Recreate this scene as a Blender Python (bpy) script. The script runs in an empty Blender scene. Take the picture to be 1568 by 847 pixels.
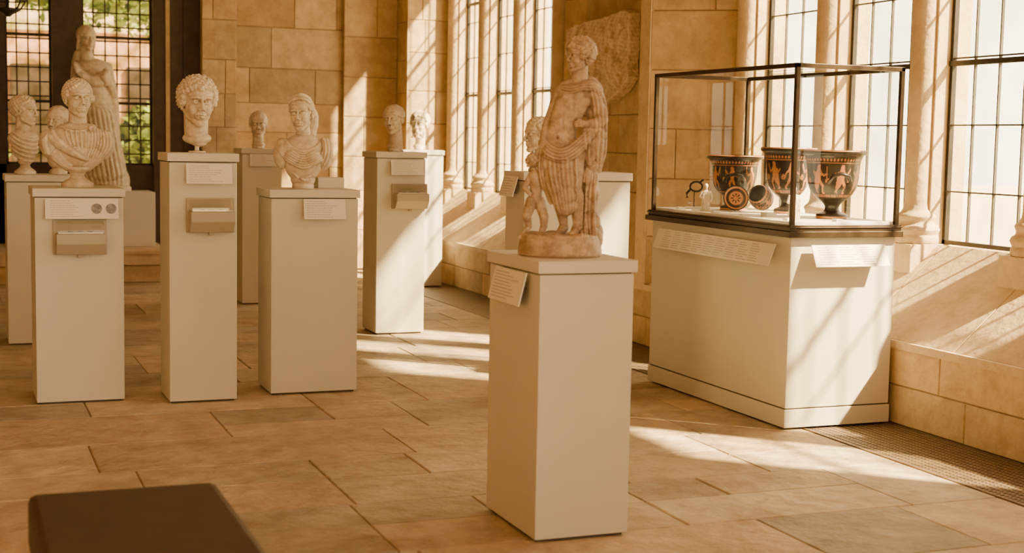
import bpy, bmesh, math, random
import numpy as np
from mathutils import Vector, Matrix, Euler
random.seed(7); np.random.seed(7)
COL=bpy.context.scene.collection
R=math.radians

# ------------------------------------------------------------ camera
f=2180.0; hz=1.4
pitch=math.atan(208/f); yaw=R(21.5); roll=math.atan(0.0188)
fwd=Vector((math.sin(yaw)*math.cos(pitch), math.cos(yaw)*math.cos(pitch), -math.sin(pitch)))
r0=Vector((math.cos(yaw),-math.sin(yaw),0)); u0=r0.cross(fwd)
rgt=r0*math.cos(roll)+u0*math.sin(roll); up=-r0*math.sin(roll)+u0*math.cos(roll)
cd=bpy.data.cameras.new('camera'); cam=bpy.data.objects.new('camera',cd); COL.objects.link(cam)
M=Matrix((rgt,up,-fwd)).transposed().to_4x4(); M.translation=(0,0,hz)
cam.matrix_world=M; cd.sensor_width=36; cd.lens=f/1568*36
cd.dof.use_dof=True; cd.dof.focus_distance=7.3; cd.dof.aperture_fstop=3.2
cd.clip_start=.05; cd.clip_end=200
bpy.context.scene.camera=cam

# ------------------------------------------------------------ materials
def nmat(name):
    m=bpy.data.materials.new(name); m.use_nodes=True
    nt=m.node_tree; b=nt.nodes['Principled BSDF']; return m,nt,b
def mat(name,c1,c2=None,rough=.6,scale=6,bump=.0,bscale=40,metal=0,attr=None,point=0,spec=.4,detail=6,bdist=.02,stain=0):
    m,nt,b=nmat(name); N=nt.nodes; L=nt.links
    b.inputs['Roughness'].default_value=rough; b.inputs['Metallic'].default_value=metal
    b.inputs['Specular IOR Level'].default_value=spec
    tc=N.new('ShaderNodeTexCoord')
    no=N.new('ShaderNodeTexNoise'); no.inputs['Scale'].default_value=scale; no.inputs['Detail'].default_value=detail; no.inputs['Roughness'].default_value=.6
    L.new(tc.outputs['Object'],no.inputs['Vector'])
    rp=N.new('ShaderNodeValToRGB'); rp.color_ramp.elements[0].position=.32; rp.color_ramp.elements[1].position=.68
    rp.color_ramp.elements[0].color=(*c1,1); rp.color_ramp.elements[1].color=(*(c2 or c1),1)
    L.new(no.outputs['Fac'],rp.inputs['Fac']); out=rp.outputs['Color']
    def mul(a,bsock,fac=1):
        mx=N.new('ShaderNodeMix'); mx.data_type='RGBA'; mx.blend_type='MULTIPLY'; mx.inputs['Factor'].default_value=fac
        L.new(a,mx.inputs['A']); L.new(bsock,mx.inputs['B']); return mx.outputs['Result']
    if attr:
        at=N.new('ShaderNodeVertexColor'); at.layer_name=attr; out=mul(out,at.outputs['Color'])
    if stain:
        n3=N.new('ShaderNodeTexNoise'); n3.inputs['Scale'].default_value=scale*2.7; n3.inputs['Detail'].default_value=10; n3.inputs['Roughness'].default_value=.7
        L.new(tc.outputs['Object'],n3.inputs['Vector']); r3=N.new('ShaderNodeValToRGB'); r3.color_ramp.elements[0].position=.38; r3.color_ramp.elements[1].position=.56
        r3.color_ramp.elements[0].color=(1-stain,1-stain*1.15,1-stain*1.3,1); r3.color_ramp.elements[1].color=(1,1,1,1)
        L.new(n3.outputs['Fac'],r3.inputs['Fac']); out=mul(out,r3.outputs['Color'])
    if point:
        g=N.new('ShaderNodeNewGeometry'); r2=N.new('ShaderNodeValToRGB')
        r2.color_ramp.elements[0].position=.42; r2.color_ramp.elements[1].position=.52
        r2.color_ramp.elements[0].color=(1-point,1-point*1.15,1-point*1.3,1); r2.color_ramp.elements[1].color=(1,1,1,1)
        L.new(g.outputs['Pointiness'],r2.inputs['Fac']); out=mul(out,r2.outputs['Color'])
    L.new(out,b.inputs['Base Color'])
    if bump:
        n2=N.new('ShaderNodeTexNoise'); n2.inputs['Scale'].default_value=bscale; n2.inputs['Detail'].default_value=8
        L.new(tc.outputs['Object'],n2.inputs['Vector'])
        bp=N.new('ShaderNodeBump'); bp.inputs['Strength'].default_value=bump; bp.inputs['Distance'].default_value=bdist
        L.new(n2.outputs['Fac'],bp.inputs['Height']); L.new(bp.outputs['Normal'],b.inputs['Normal'])
    return m
m_wall=mat('sandstone_ashlar',(.45,.315,.165),(.61,.45,.255),.85,3.5,.45,14,attr='Col',stain=.15)
m_trim=mat('sandstone_dressed',(.54,.40,.23),(.66,.51,.32),.8,5,.3,22,stain=.12)
m_mort=mat('mortar',(.28,.195,.11),(.34,.245,.145),.95,9,.2,40)
m_floor=mat('flagstone',(.40,.305,.20),(.60,.48,.335),.62,2.6,.8,11,attr='Col',spec=.35,bdist=.025,stain=.2)
m_joint=mat('floor_joint',(.30,.22,.14),(.38,.28,.18),.95,9,.2,40)
m_ped=mat('painted_pedestal',(.64,.595,.495),(.68,.63,.53),.55,1.5,.02,90)
m_gap=mat('shadow_gap',(.10,.08,.06),None,.8)
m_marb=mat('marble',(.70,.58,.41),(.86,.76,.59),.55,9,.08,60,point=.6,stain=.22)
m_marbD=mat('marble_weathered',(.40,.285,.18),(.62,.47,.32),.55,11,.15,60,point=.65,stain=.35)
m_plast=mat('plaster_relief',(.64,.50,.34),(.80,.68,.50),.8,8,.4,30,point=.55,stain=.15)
m_bronze=mat('bronze_dark',(.045,.03,.018),(.07,.045,.025),.4,12,metal=.6)
m_iron=mat('dark_iron',(.03,.026,.02),(.05,.04,.03),.5,20,metal=.5)
m_grate=mat('grate_bronze',(.16,.11,.065),(.23,.16,.095),.5,20,metal=.4)
m_lead=mat('lead_came',(.06,.05,.035),(.09,.075,.055),.6,20)
m_dark=mat('dark_brown_and_backlit_shade',(.045,.028,.016),(.07,.045,.025),.6,8,.1,30)  # back-left wall's backlit shade put into the colour; also plain dark brown parts
m_leath=mat('brown_leather',(.040,.022,.015),(.055,.032,.022),.5,14,.15,120)
m_card=mat('label_card',(.80,.75,.66),(.84,.79,.70),.6,2)
m_ink=mat('label_ink',(.42,.38,.32),None,.7)
m_tray=mat('tray_paint',(.42,.365,.27),(.46,.40,.30),.5,3)
m_white=mat('case_lining',(.82,.77,.68),(.85,.80,.71),.5,2)
m_coin=mat('coin_silver',(.12,.11,.10),(.3,.27,.24),.4,60,metal=.5)
m_ceil=mat('ceiling_plaster',(.44,.33,.21),(.49,.38,.25),.9,2)
m_terra=mat('terracotta_white',(.70,.58,.43),(.80,.70,.56),.7,30,.1,80,point=.4)
m_grass=mat('lawn',(.66,.58,.42),(.72,.64,.48),.9,4)
m_leaf=mat('foliage',(.13,.24,.03),(.34,.44,.08),.6,3)
m_brick=mat('far_brick',(.62,.34,.24),(.72,.46,.34),.8,4)
m_pale=mat('far_limestone',(.80,.66,.52),(.86,.74,.62),.8,2)
def pot_mat():
    m,nt,b=nmat('red_figure_pottery'); at=nt.nodes.new('ShaderNodeVertexColor'); at.layer_name='Col'
    nt.links.new(at.outputs['Color'],b.inputs['Base Color']); b.inputs['Roughness'].default_value=.32
    return m
m_pot=pot_mat()
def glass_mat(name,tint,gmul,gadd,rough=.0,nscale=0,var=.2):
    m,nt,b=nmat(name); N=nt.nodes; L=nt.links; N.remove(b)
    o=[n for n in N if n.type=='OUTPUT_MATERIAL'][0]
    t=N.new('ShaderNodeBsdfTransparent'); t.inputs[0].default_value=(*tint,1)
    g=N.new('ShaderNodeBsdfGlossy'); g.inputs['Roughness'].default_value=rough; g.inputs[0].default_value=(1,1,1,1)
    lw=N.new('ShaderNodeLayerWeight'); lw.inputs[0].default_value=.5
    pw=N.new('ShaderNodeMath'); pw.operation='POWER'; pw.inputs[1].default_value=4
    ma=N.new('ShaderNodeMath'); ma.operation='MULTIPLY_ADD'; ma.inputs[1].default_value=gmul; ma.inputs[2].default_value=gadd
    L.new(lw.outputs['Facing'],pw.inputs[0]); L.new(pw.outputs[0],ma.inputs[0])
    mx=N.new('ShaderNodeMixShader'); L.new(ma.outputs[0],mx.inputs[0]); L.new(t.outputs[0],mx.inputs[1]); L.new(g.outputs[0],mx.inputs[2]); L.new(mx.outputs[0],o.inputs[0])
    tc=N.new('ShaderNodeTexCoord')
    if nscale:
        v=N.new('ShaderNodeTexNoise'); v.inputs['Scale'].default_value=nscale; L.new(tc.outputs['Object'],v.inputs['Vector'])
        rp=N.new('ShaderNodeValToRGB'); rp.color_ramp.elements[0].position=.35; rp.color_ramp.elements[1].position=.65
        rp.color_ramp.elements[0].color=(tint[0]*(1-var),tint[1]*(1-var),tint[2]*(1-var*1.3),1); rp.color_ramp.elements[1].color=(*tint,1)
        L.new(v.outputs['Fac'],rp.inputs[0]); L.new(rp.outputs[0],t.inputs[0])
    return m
m_glass=glass_mat('case_glass',(.98,.98,.965),.5,.03)
m_acry=glass_mat('clear_acrylic',(.96,.95,.92),.5,.05,.02)
m_win=glass_mat('leaded_pane',(.93,.91,.86),.3,.02,.15,2.5,.25)
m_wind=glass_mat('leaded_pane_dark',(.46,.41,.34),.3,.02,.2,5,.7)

# ------------------------------------------------------------ mesh builder
class MB:
    def __init__(s): s.v=[]; s.f=[]; s.m=[]; s.mats=[]; s.c=[]; s.sm=[]
    def mi(s,m):
        if m not in s.mats: s.mats.append(m)
        return s.mats.index(m)
    def add(s,V,F,m,M=None,col=(1,1,1),smooth=False):
        o=len(s.v); k=s.mi(m)
        if M is not None: V=[M@Vector(v) for v in V]
        s.v+= [tuple(v) for v in V]
        for q in F: s.f.append(tuple(i+o for i in q)); s.m.append(k); s.c.append(col); s.sm.append(smooth)
    def box(s,a,b,m,M=None,col=(1,1,1)):
        x0,y0,z0=a; x1,y1,z1=b
        s.add([(x0,y0,z0),(x1,y0,z0),(x1,y1,z0),(x0,y1,z0),(x0,y0,z1),(x1,y0,z1),(x1,y1,z1),(x0,y1,z1)],
              [(0,3,2,1),(4,5,6,7),(0,1,5,4),(1,2,6,5),(2,3,7,6),(3,0,4,7)],m,M,col)
    def lathe(s,prof,c,m,seg=40,M=None,sx=1,sy=1):
        V=[];F=[]
        for r,z in prof:
            for i in range(seg):
                a=2*math.pi*i/seg; V.append((c[0]+r*math.cos(a)*sx,c[1]+r*math.sin(a)*sy,c[2]+z))
        n=len(prof)
        for j in range(n-1):
            for i in range(seg):
                F.append((j*seg+i,j*seg+(i+1)%seg,(j+1)*seg+(i+1)%seg,(j+1)*seg+i))
        s.add(V,F,m,M,smooth=True)
        s.add(V[:seg],[tuple(range(seg))[::-1]],m,M); s.add(V[-seg:],[tuple(range(seg))],m,M)
    def prism(s,poly,z0,z1,m,M=None):
        n=len(poly); V=[(x,y,z0) for x,y in poly]+[(x,y,z1) for x,y in poly]
        s.add(V,[tuple(range(n))[::-1],tuple(range(n,2*n))]+[(i,(i+1)%n,n+(i+1)%n,n+i) for i in range(n)],m,M)
    def tube(s,pts,r,m,seg=8,M=None,closed=False):
        pts=[Vector(p) for p in pts]; n=len(pts); V=[];F=[]
        for i,p in enumerate(pts):
            t=(pts[(i+1)%n]-pts[i-1]) if closed or 0<i<n-1 else ((pts[1]-pts[0]) if i==0 else pts[-1]-pts[-2])
            q=t.to_track_quat('Z','Y'); rr=r[i] if isinstance(r,(list,tuple)) else r
            for k in range(seg):
                a=2*math.pi*k/seg; V.append(p+q@Vector((rr*math.cos(a),rr*math.sin(a),0)))
        for i in range(n if closed else n-1):
            for k in range(seg):
                j=(i+1)%n; F.append((i*seg+k,i*seg+(k+1)%seg,j*seg+(k+1)%seg,j*seg+k))
        s.add(V,F,m,M,smooth=True)
        if not closed: s.add(V[:seg],[tuple(range(seg))[::-1]],m,M); s.add(V[-seg:],[tuple(range(seg))],m,M)
    def block(s,O,U,V,N,r,m,depth=.03,bev=.006,out=0,col=(1,1,1)):
        u0,v0,u1,v1=r; O=Vector(O);U=Vector(U);V=Vector(V);N=Vector(N)
        P=lambda u,v,n: O+U*u+V*v+N*n
        ring=lambda d,n:[P(u0+d,v0+d,n),P(u1-d,v0+d,n),P(u1-d,v1-d,n),P(u0+d,v1-d,n)]
        W=ring(0,-depth)+ring(0,out-bev)+ring(bev,out)
        F=[(8,9,10,11)]
        for i in range(4):
            j=(i+1)%4; F+=[(i,j,4+j,4+i),(4+i,4+j,8+j,8+i)]
        if U.cross(V).dot(N)<0: F=[q[::-1] for q in F]
        s.add(W,F,m,None,col)
    def obj(s,name,bevel=0,loc=None,rot=None,bang=.6):
        me=bpy.data.meshes.new(name); me.from_pydata(s.v,[],s.f)
        for m in s.mats: me.materials.append(m)
        me.polygons.foreach_set('material_index',s.m); me.polygons.foreach_set('use_smooth',s.sm)
        ca=me.color_attributes.new('Col','FLOAT_COLOR','CORNER')
        arr=np.ones((len(me.loops),4),dtype=np.float32); i=0
        for q,c in zip(s.f,s.c):
            arr[i:i+len(q),:3]=c; i+=len(q)
        ca.data.foreach_set('color',arr.ravel()); me.update()
        ob=bpy.data.objects.new(name,me); COL.objects.link(ob)
        if bevel:
            b=ob.modifiers.new('b','BEVEL'); b.width=bevel; b.segments=2; b.limit_method='ANGLE'; b.angle_limit=bang
        if loc is not None: ob.location=loc
        if rot is not None: ob.rotation_euler=rot
        return ob
def rects(L,H,rows,wmin,wmax,gap=.003,rng=None):
    rng=rng or random; out=[]; v=0; k=0
    while v<H-.02:
        h=min(rng.choice(rows),H-v)
        if H-v-h<.1: h=H-v
        u=-rng.uniform(0,wmax*.8)
        while u<L:
            w=rng.uniform(wmin,wmax); a,b=max(u,0),min(u+w,L)
            if L-b<.08: b=L; w=L
            if b-a>.03: out.append((a+gap,v+gap,b-gap,v+h-gap))
            u+=w
        v+=h
    return out
def stonecol(k=.22):
    a=random.uniform(1-k,1.12); t=random.uniform(-.04,.05); return (a+t,a,a-t*1.3)
def ashlar(b,O,U,V,N,L,H,rows=(.30,.36,.42),wmin=.45,wmax=1.0,mt=None,k=.22,depth=.03,bev=.005,gap=.003):
    for r in rects(L,H,rows,wmin,wmax,gap): b.block(O,U,V,N,r,mt or m_wall,depth,bev,random.uniform(-.002,.003),stonecol(k))
    O=Vector(O)-Vector(N)*.010; U=Vector(U);V=Vector(V)
    F=[(0,1,2,3)]
    if U.cross(V).dot(Vector(N))<0: F=[(3,2,1,0)]
    b.add([O,O+U*L,O+U*L+V*H,O+V*H],F,m_mort)

# ------------------------------------------------------------ floor
fb=MB()
def slab(x0,y0,x1,y1): fb.block((0,0,0),(1,0,0),(0,1,0),(0,0,1),(x0+.0025,y0+.0025,x1-.0025,y1-.0025),m_floor,.03,.0045,random.uniform(-.0018,.0018),stonecol(.24))
y=-3.0
while y<14.9:
    h=random.choice([.46,.56,.66,.8]); x=-4.5-random.uniform(0,.8)
    while x<3.92:
        w=random.uniform(.55,1.5); x1=min(x+w,3.92)
        if 3.92-x1<.15: x1=3.92; w=9
        if h>.6 and random.random()<.5:
            k=random.uniform(.4,.6)*h; slab(x,y,x1,y+k)
            if x1-x>.9: m_=x+(x1-x)*random.uniform(.35,.65); slab(x,y+k,m_,y+h); slab(m_,y+k,x1,y+h)
            else: slab(x,y+k,x1,y+h)
        else: slab(x,y,x1,y+h)
        x+=w
    y+=h
fb.box((-4.6,-3.1,-.12),(5.2,15.2,-.012),m_mort)
fb.box((-4.59,-3.09,-.0125),(3.92,15.1,-.007),m_joint)
fb.obj('floor')
g=MB(); gy0,gy1=-.5,14.3
g.box((3.93,gy0,-.0115),(4.45,gy1,-.011),m_gap)
yy=gy0
while yy<gy1: g.box((3.94,yy,-.011),(4.44,yy+.013,-.001),m_grate); yy+=.024
for i in range(15): xx=3.935+i*.036; g.box((xx,gy0,-.011),(xx+.012,gy1,0),m_grate)
g.box((3.925,gy0,-.011),(3.94,gy1,.002),m_grate); g.obj('floor_heating_grate')

# ------------------------------------------------------------ right wall (windows)
XW=4.45; XG=4.95
w=MB()
ashlar(w,(XW,-3,0),(0,1,0),(0,0,1),(-1,0,0),17.4,.40,rows=(.20,),wmin=.5,wmax=1.0,k=.15)
w.box((XW+.012,-3,0),(5.35,14.5,.395),m_mort)
w.box((XW-.005,-3,.385),(XW+.06,14.42,.425),m_trim)
sd=Vector((XG+.06-(XW+.02),0,.88-.425)); sl=sd.length; sv=sd.normalized(); sn=Vector((-sv.z,0,sv.x))
yy=-3.0
while yy<14.42:
    L=random.uniform(.75,1.15); y1=min(yy+L,14.42)
    w.block((XW+.02,0,.425),(0,1,0),tuple(sv),tuple(sn),(yy+.002,0,y1-.002,sl),m_trim,.03,.004,0,stonecol(.1)); yy+=L
w.add([(XW+.03,-3,.39),(XG+.07,-3,.865),(5.35,-3,.865),(5.35,-3,.39),(XW+.03,14.42,.39),(XG+.07,14.42,.865),(5.35,14.42,.865),(5.35,14.42,.39)],
      [(0,1,5,4),(1,2,6,5),(2,3,7,6),(0,3,2,1),(4,5,6,7)],m_mort)
ashlar(w,(XG+.02,-3,3.6),(0,1,0),(0,0,1),(-1,0,0),17.5,.95)
w.box((XG+.035,-3,3.6),(5.3,14.5,4.55),m_mort)
w.prism([(XW+.015,8.82),(XG+.005,8.475),(5.25,8.44),(5.25,11.44),(XG,11.42),(4.915,11.30),(4.915,9.06),(XW+.015,8.94)],.38,4.55,m_mort)
d=Vector((XG-XW,8.45-8.8,0)); dl=d.length; d.normalize()
ashlar(w,(XW,8.8,.42),tuple(d),(0,0,1),(d.y,-d.x,0),dl,4.1,rows=(.34,.4),wmin=.62,wmax=.9,mt=m_wall,k=.08)
w.box((XW-.004,8.80,.42),(XW+.03,8.95,4.5),m_trim)
ashlar(w,(4.9,9.05,.42),(0,1,0),(0,0,1),(-1,0,0),2.27,4.1,rows=(.30,.34))
ashlar(w,(XW,14.42,.42),(1,0,0),(0,0,1),(0,-1,0),.62,4.1,rows=(.34,.4),wmin=.62,wmax=.8,k=.1)
ashlar(w,(XW,14.42,0),(0,1,0),(0,0,1),(-1,0,0),.4,4.5,rows=(.34,.4),wmin=.5,wmax=.8,k=.1)
w.box((XW+.015,14.435,0),(5.3,14.9,4.55),m_mort)
w.box((XG,-3,.8),(5.25,3.55,3.65),m_trim)
w.box((XG,3.55,2.75),(5.25,4.62,3.65),m_trim)
w.obj('wall_right')

def column(b,x,y,z0,z1,r=.072):
    b.box((x-.125,y-.12,z0-.42),(x+.2,y+.12,z0),m_trim)
    prof=[(.0,0),(.118,0),(.122,.012),(.122,.035),(.114,.048),(.118,.055),(.128,.075),(.118,.095),(.102,.105),(.097,.12),(.103,.135),(.108,.148),(.1,.162),(.088,.17),(r+.004,.19),(r,.22),(r,z1-z0-.25),(r+.02,z1-z0-.22),(r+.02,z1-z0-.2),(r+.004,z1-z0-.18),(r+.05,z1-z0-.06),(r+.06,z1-z0)]
    b.lathe(prof,(x,y,z0),m_trim,36)
    b.box((x+.02,y-.085,z0),(x+.24,y+.085,z1),m_trim)
cy_near=[4.62,5.55,6.49,7.42,8.36]; cy_far=[11.53,12.47,13.41,14.34]
for i,cy in enumerate(cy_near+cy_far):
    b=MB(); column(b,XG,cy,.88,3.6); b.obj('stone_column',.004)
def leaded(name,y0,y1,z0,z1,x,gm,nv,hstep,bars,lead=.008,frame=m_iron):
    b=MB(); b.add([(x,y0,z0),(x,y1,z0),(x,y1,z1),(x,y0,z1)],[(0,1,2,3)],gm)
    W=y1-y0
    for i in range(1,nv): yc=y0+W*i/nv; b.box((x-.006,yc-lead/2,z0),(x+.01,yc+lead/2,z1),m_lead)
    z=z0+hstep*.8
    while z<z1-.05: b.box((x-.006,y0,z-lead/2),(x+.01,y1,z+lead/2),m_lead); z+=hstep
    for zb in bars: b.box((x-.02,y0,zb-.014),(x+.012,y1,zb+.014),frame)
    for (a,c,e,g_) in [(y0,z0,y0+.022,z1),(y1-.022,z0,y1,z1),(y0,z0,y1,z0+.022),(y0,z1-.022,y1,z1)]:
        b.box((x-.012,a,c),(x+.016,e,g_),frame)
    return b.obj(name)
wi=1
xs=XG+.12
spans=[(3.62,4.53,2.72)]+[(cy_near[i]+.085,cy_near[i+1]-.085,3.6) for i in range(4)]+[(cy_far[i]+.085,cy_far[i+1]-.085,3.6) for i in range(3)]
for (a,c,top) in spans:
    leaded('window_%d'%wi,a,c,.88,top,xs,m_win,4,.36,[1.86,2.8]); wi+=1

# ------------------------------------------------------------ back wall
YB=14.8
b=MB()
ashlar(b,(2.70,YB,0),(1,0,0),(0,0,1),(0,-1,0),1.75,4.5,rows=(.30,.36,.42),wmin=.4,wmax=.95,k=.24)
ashlar(b,(3.86,YB-.05,0),(1,0,0),(0,0,1),(0,-1,0),.59,4.5,rows=(.36,.42),wmin=.6,wmax=.8,k=.2,depth=.05)
ashlar(b,(2.36,YB-.18,0),(1,0,0),(0,0,1),(0,-1,0),.35,4.5,rows=(.34,.4),wmin=.5,wmax=.6,k=.12)
b.box((2.365,YB-.168,0),(2.705,YB+.2,4.5),m_trim)
b.box((2.36,YB+.015,0),(4.5,YB+.3,4.5),m_mort)
def dbox(x0,x1,z0,z1,y0=YB,y1=YB+.22,m=m_dark): b.box((x0,y0,z0),(x1,y1,z1),m)  # dark by default: backlit shade of this wall is in its colour
dbox(1.90,2.37,0,4.5,YB-.05,YB+.2)  # doorway shade painted as a solid dark box, no opening behind
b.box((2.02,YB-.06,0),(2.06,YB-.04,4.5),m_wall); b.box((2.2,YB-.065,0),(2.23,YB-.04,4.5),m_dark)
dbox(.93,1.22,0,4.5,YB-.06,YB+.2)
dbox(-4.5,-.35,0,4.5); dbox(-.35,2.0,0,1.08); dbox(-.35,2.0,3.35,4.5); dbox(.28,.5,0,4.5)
b.obj('wall_back')
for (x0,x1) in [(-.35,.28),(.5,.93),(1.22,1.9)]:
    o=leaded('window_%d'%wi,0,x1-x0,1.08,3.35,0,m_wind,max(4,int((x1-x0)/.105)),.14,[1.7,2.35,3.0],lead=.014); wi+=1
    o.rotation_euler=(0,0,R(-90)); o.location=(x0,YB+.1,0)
b=MB()
b.box((-4,13.74,0),(1.86,14.74,.16),m_mort); b.box((-4,13.70,.17),(1.9,14.74,.30),m_trim); b.box((-4,13.68,.27),(1.92,14.74,.305),m_trim)
ashlar(b,(-4,13.73,0),(1,0,0),(0,0,1),(0,-1,0),5.86,.165,rows=(.165,),wmin=.6,wmax=1.1,k=.1)
b.obj('stone_platform',.008)
b=MB(); b.box((1.22,14.2,.306),(1.84,14.68,.835),m_ped); b.obj('statue_plinth',.006)
b=MB(); b.box((-4.6,-3,0),(-4.4,15,4.5),m_wall); b.obj('wall_left')
b=MB(); b.box((-4.6,-3,4.5),(5.3,15.1,4.6),m_ceil); b.obj('ceiling')

# ------------------------------------------------------------ pedestals etc.
def pedestal(x0,x1,y0,y1,h,name='display_pedestal'):
    b=MB(); b.box((x0+.006,y0+.006,.012),(x1-.006,y1-.006,h-.048),m_ped); b.box((x0+.02,y0+.02,0),(x1-.02,y1-.02,.02),m_gap)
    b.box((x0+.012,y0+.012,h-.05),(x1-.012,y1-.012,h-.042),m_gap)
    b.box((x0-.004,y0-.004,h-.043),(x1+.004,y1+.004,h),m_ped)
    return b.obj(name,.003)
pedestal(.38,.83,7.60,8.02,1.115)
pedestal(.32,.80,9.80,10.2,1.118)
pedestal(1.03,1.39,7.45,7.81,1.305)
pedestal(1.58,2.07,7.55,7.91,1.115)
pedestal(2.79,3.16,9.73,10.1,1.305)
pedestal(3.93,4.33,12.8,13.15,1.295)
pedestal(2.22,2.56,11.75,12.1,1.295)
pedestal(1.865,2.235,4.48,4.98,.99)
pedestal(2.775,3.40,6.9,7.18,1.238)
def label(w,h,loc,rot,lines=7,pics=0,cols=1):
    b=MB(); b.box((-w/2,-.004,-h/2),(w/2,0,h/2),m_card)
    rw=w*.86*(.62 if pics else 1)/cols
    for c in range(cols):
        x0=-w*.43+c*rw
        for i in range(lines):
            z=h*.38-i*h*.76/max(lines-1,1); L=rw*.92*random.uniform(.55,1) if i else rw*.5
            x=x0
            while x<x0+L-.004:
                k=random.uniform(.006,.022); b.box((x,-.0052,z-h*.011),(min(x+k,x0+L),-.004,z+h*.011),m_ink); x+=k+.003
    for i in range(pics):
        M=Matrix.Translation((w*(.2+.2*i),-.004,0))@Matrix.Rotation(R(90),4,'X'); b.lathe([(0,0),(w*.075,0),(w*.075,.001)],(0,0,0),m_coin,20,M)
    b.box((-w*.4,0,-h*.3),(w*.4,.02,h*.1),m_gap)
    return b.obj('info_label',0,loc,rot)
tilt=R(-12)
label(.36,.105,(.615,7.575,1.012),(tilt,0,0),8,2)
label(.235,.105,(1.235,7.425,1.20),(tilt,0,0),8)
label(.23,.11,(1.87,7.525,1.012),(tilt,0,0),8)
label(.24,.105,(3.01,9.705,1.195),(tilt,0,0),8)
label(.235,.10,(2.40,11.725,1.20),(tilt,0,0),8)
label(.30,.12,(1.835,4.70,.885),(R(-14),0,R(-90)),9)
label(.2,.11,(2.745,7.04,1.16),(R(-16),0,R(-90)),7)
label(1.25,.115,(3.765,6.68,.86),(R(-20),0,R(-90)),8,0,9)
label(.43,.115,(4.12,5.905,.865),(R(-26),0,0),8,0,3)
def tray(x,y,z,w=.24):
    b=MB(); d=.10
    b.box((-w/2-.012,-.012,-.09),(w/2+.012,0,.09),m_tray)
    prof=[(0,-.09),(-d*.55,-.085),(-d,-.03),(-d,.022),(0,.022)]
    n=len(prof); V=[(-w/2,p[0],p[1]) for p in prof]+[(w/2,p[0],p[1]) for p in prof]
    b.add(V,[tuple(range(n)),tuple(range(n,2*n))[::-1]]+[(i,n+i,n+(i+1)%n,(i+1)%n) for i in range(n)],m_tray)
    b.box((-w/2+.01,-d+.01,.022),(w/2-.01,-.012,.030),m_card)
    for i in range(3): b.lathe([(0,0),(.014,0),(.014,.004)],((i-1)*.05,-.05,.030),m_coin,16)
    q=[(-.012,.022),(-d,.022),(-d,.045),(-.03,.085),(-.012,.085)]; n=5
    V=[(-w/2+.003,p[0],p[1]) for p in q]+[(w/2-.003,p[0],p[1]) for p in q]
    b.add(V,[tuple(range(n))[::-1],tuple(range(n,2*n))]+[(i,(i+1)%n,n+(i+1)%n,n+i) for i in range(n)],m_acry)
    b.box((-.012,-.035,-.105),(.012,-.01,-.085),m_tray)
    return b.obj('coin_display_tray',.003,(x,y,z))
tray(.605,7.604,.865); tray(1.245,7.454,.985,.225); tray(3.035,9.734,.99,.24)

# ------------------------------------------------------------ vitrine
VX0,VX1,VY0,VY1=3.80,4.43,5.95,7.45
b=MB()
b.box((VX0+.005,VY0+.005,.01),(VX1-.005,VY1-.005,.10),m_ped); b.box((VX0+.015,VY0+.015,.09),(VX1-.015,VY1-.015,.115),m_gap)
b.box((VX0+.01,VY0+.01,.107),(VX1-.01,VY1-.01,.955),m_ped)
b.box((VX0-.025,VY0-.025,.955),(VX1+.012,VY1+.025,.985),m_bronze); b.box((VX0-.012,VY0-.012,.985),(VX1+.008,VY1+.012,1.015),m_bronze)
b.box((VX0-.018,VY0-.018,1.0),(VX1+.01,VY1+.018,1.007),m_bronze)
b.box((VX0+.02,VY0+.02,1.0),(VX1-.02,VY1-.02,1.03),m_white)
zt=1.80; p=.022
for (x,y_) in [(VX0,VY0),(VX1-p,VY0),(VX0,VY1-p),(VX1-p,VY1-p)]: b.box((x,y_,1.01),(x+p,y_+p,zt),m_bronze)
b.box((VX0,VY0,zt-p),(VX1,VY0+p,zt),m_bronze); b.box((VX0,VY1-p,zt-p),(VX1,VY1,zt),m_bronze)
b.box((VX0,VY0,zt-p),(VX0+p,VY1,zt),m_bronze); b.box((VX1-p,VY0,zt-p),(VX1,VY1,zt),m_bronze)
vit=b.obj('glass_display_case',.002)
b=MB()
def quad(P): b.add(P,[(0,1,2,3)],m_glass)
a0,a1,b0,b1,c0,c1=VX0+.01,VX1-.01,VY0+.01,VY1-.01,1.015,zt-.01
quad([(a0,b0,c0),(a0,b1,c0),(a0,b1,c1),(a0,b0,c1)]); quad([(a1,b0,c0),(a1,b1,c0),(a1,b1,c1),(a1,b0,c1)])
quad([(a0,b0,c0),(a1,b0,c0),(a1,b0,c1),(a0,b0,c1)]); quad([(a0,b1,c0),(a1,b1,c0),(a1,b1,c1),(a0,b1,c1)]); quad([(a0,b0,c1),(a1,b0,c1),(a1,b1,c1),(a0,b1,c1)])
gl=b.obj('glass_panes'); gl.parent=vit

# ------------------------------------------------------------ red-figure pots
def figure_segs(rng,u,z0,h):
    s=rng.choice([-1,1]); k=h; S=[]
    A=lambda ax,az,bx,bz,r:S.append((u+s*ax*k,z0+az*k,u+s*bx*k,z0+bz*k,r*k))
    A(0,.90,.02,.93,.07); A(0,.80,0,.5,.085); A(.0,.74,.0,.66,.11)
    A(0,.48,.14,.26,.055); A(.14,.26,.10,.02,.035); A(.10,.01,.18,.01,.02)
    A(0,.48,-.10,.25,.055); A(-.10,.25,-.22,.06,.035); A(-.22,.05,-.14,.02,.02)
    e=rng.uniform(.5,.95); A(.05,.74,.2,.62,.035); A(.2,.62,.32,e,.03)
    A(-.05,.74,-.18,.60,.035); A(-.18,.60,-.26,rng.uniform(.45,.8),.03)
    if rng.random()<.6: A(-.12,.7,-.18,.2,.06)
    if rng.random()<.5: A(.32,e-.3,.32,e+.25,.012)
    return S
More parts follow.
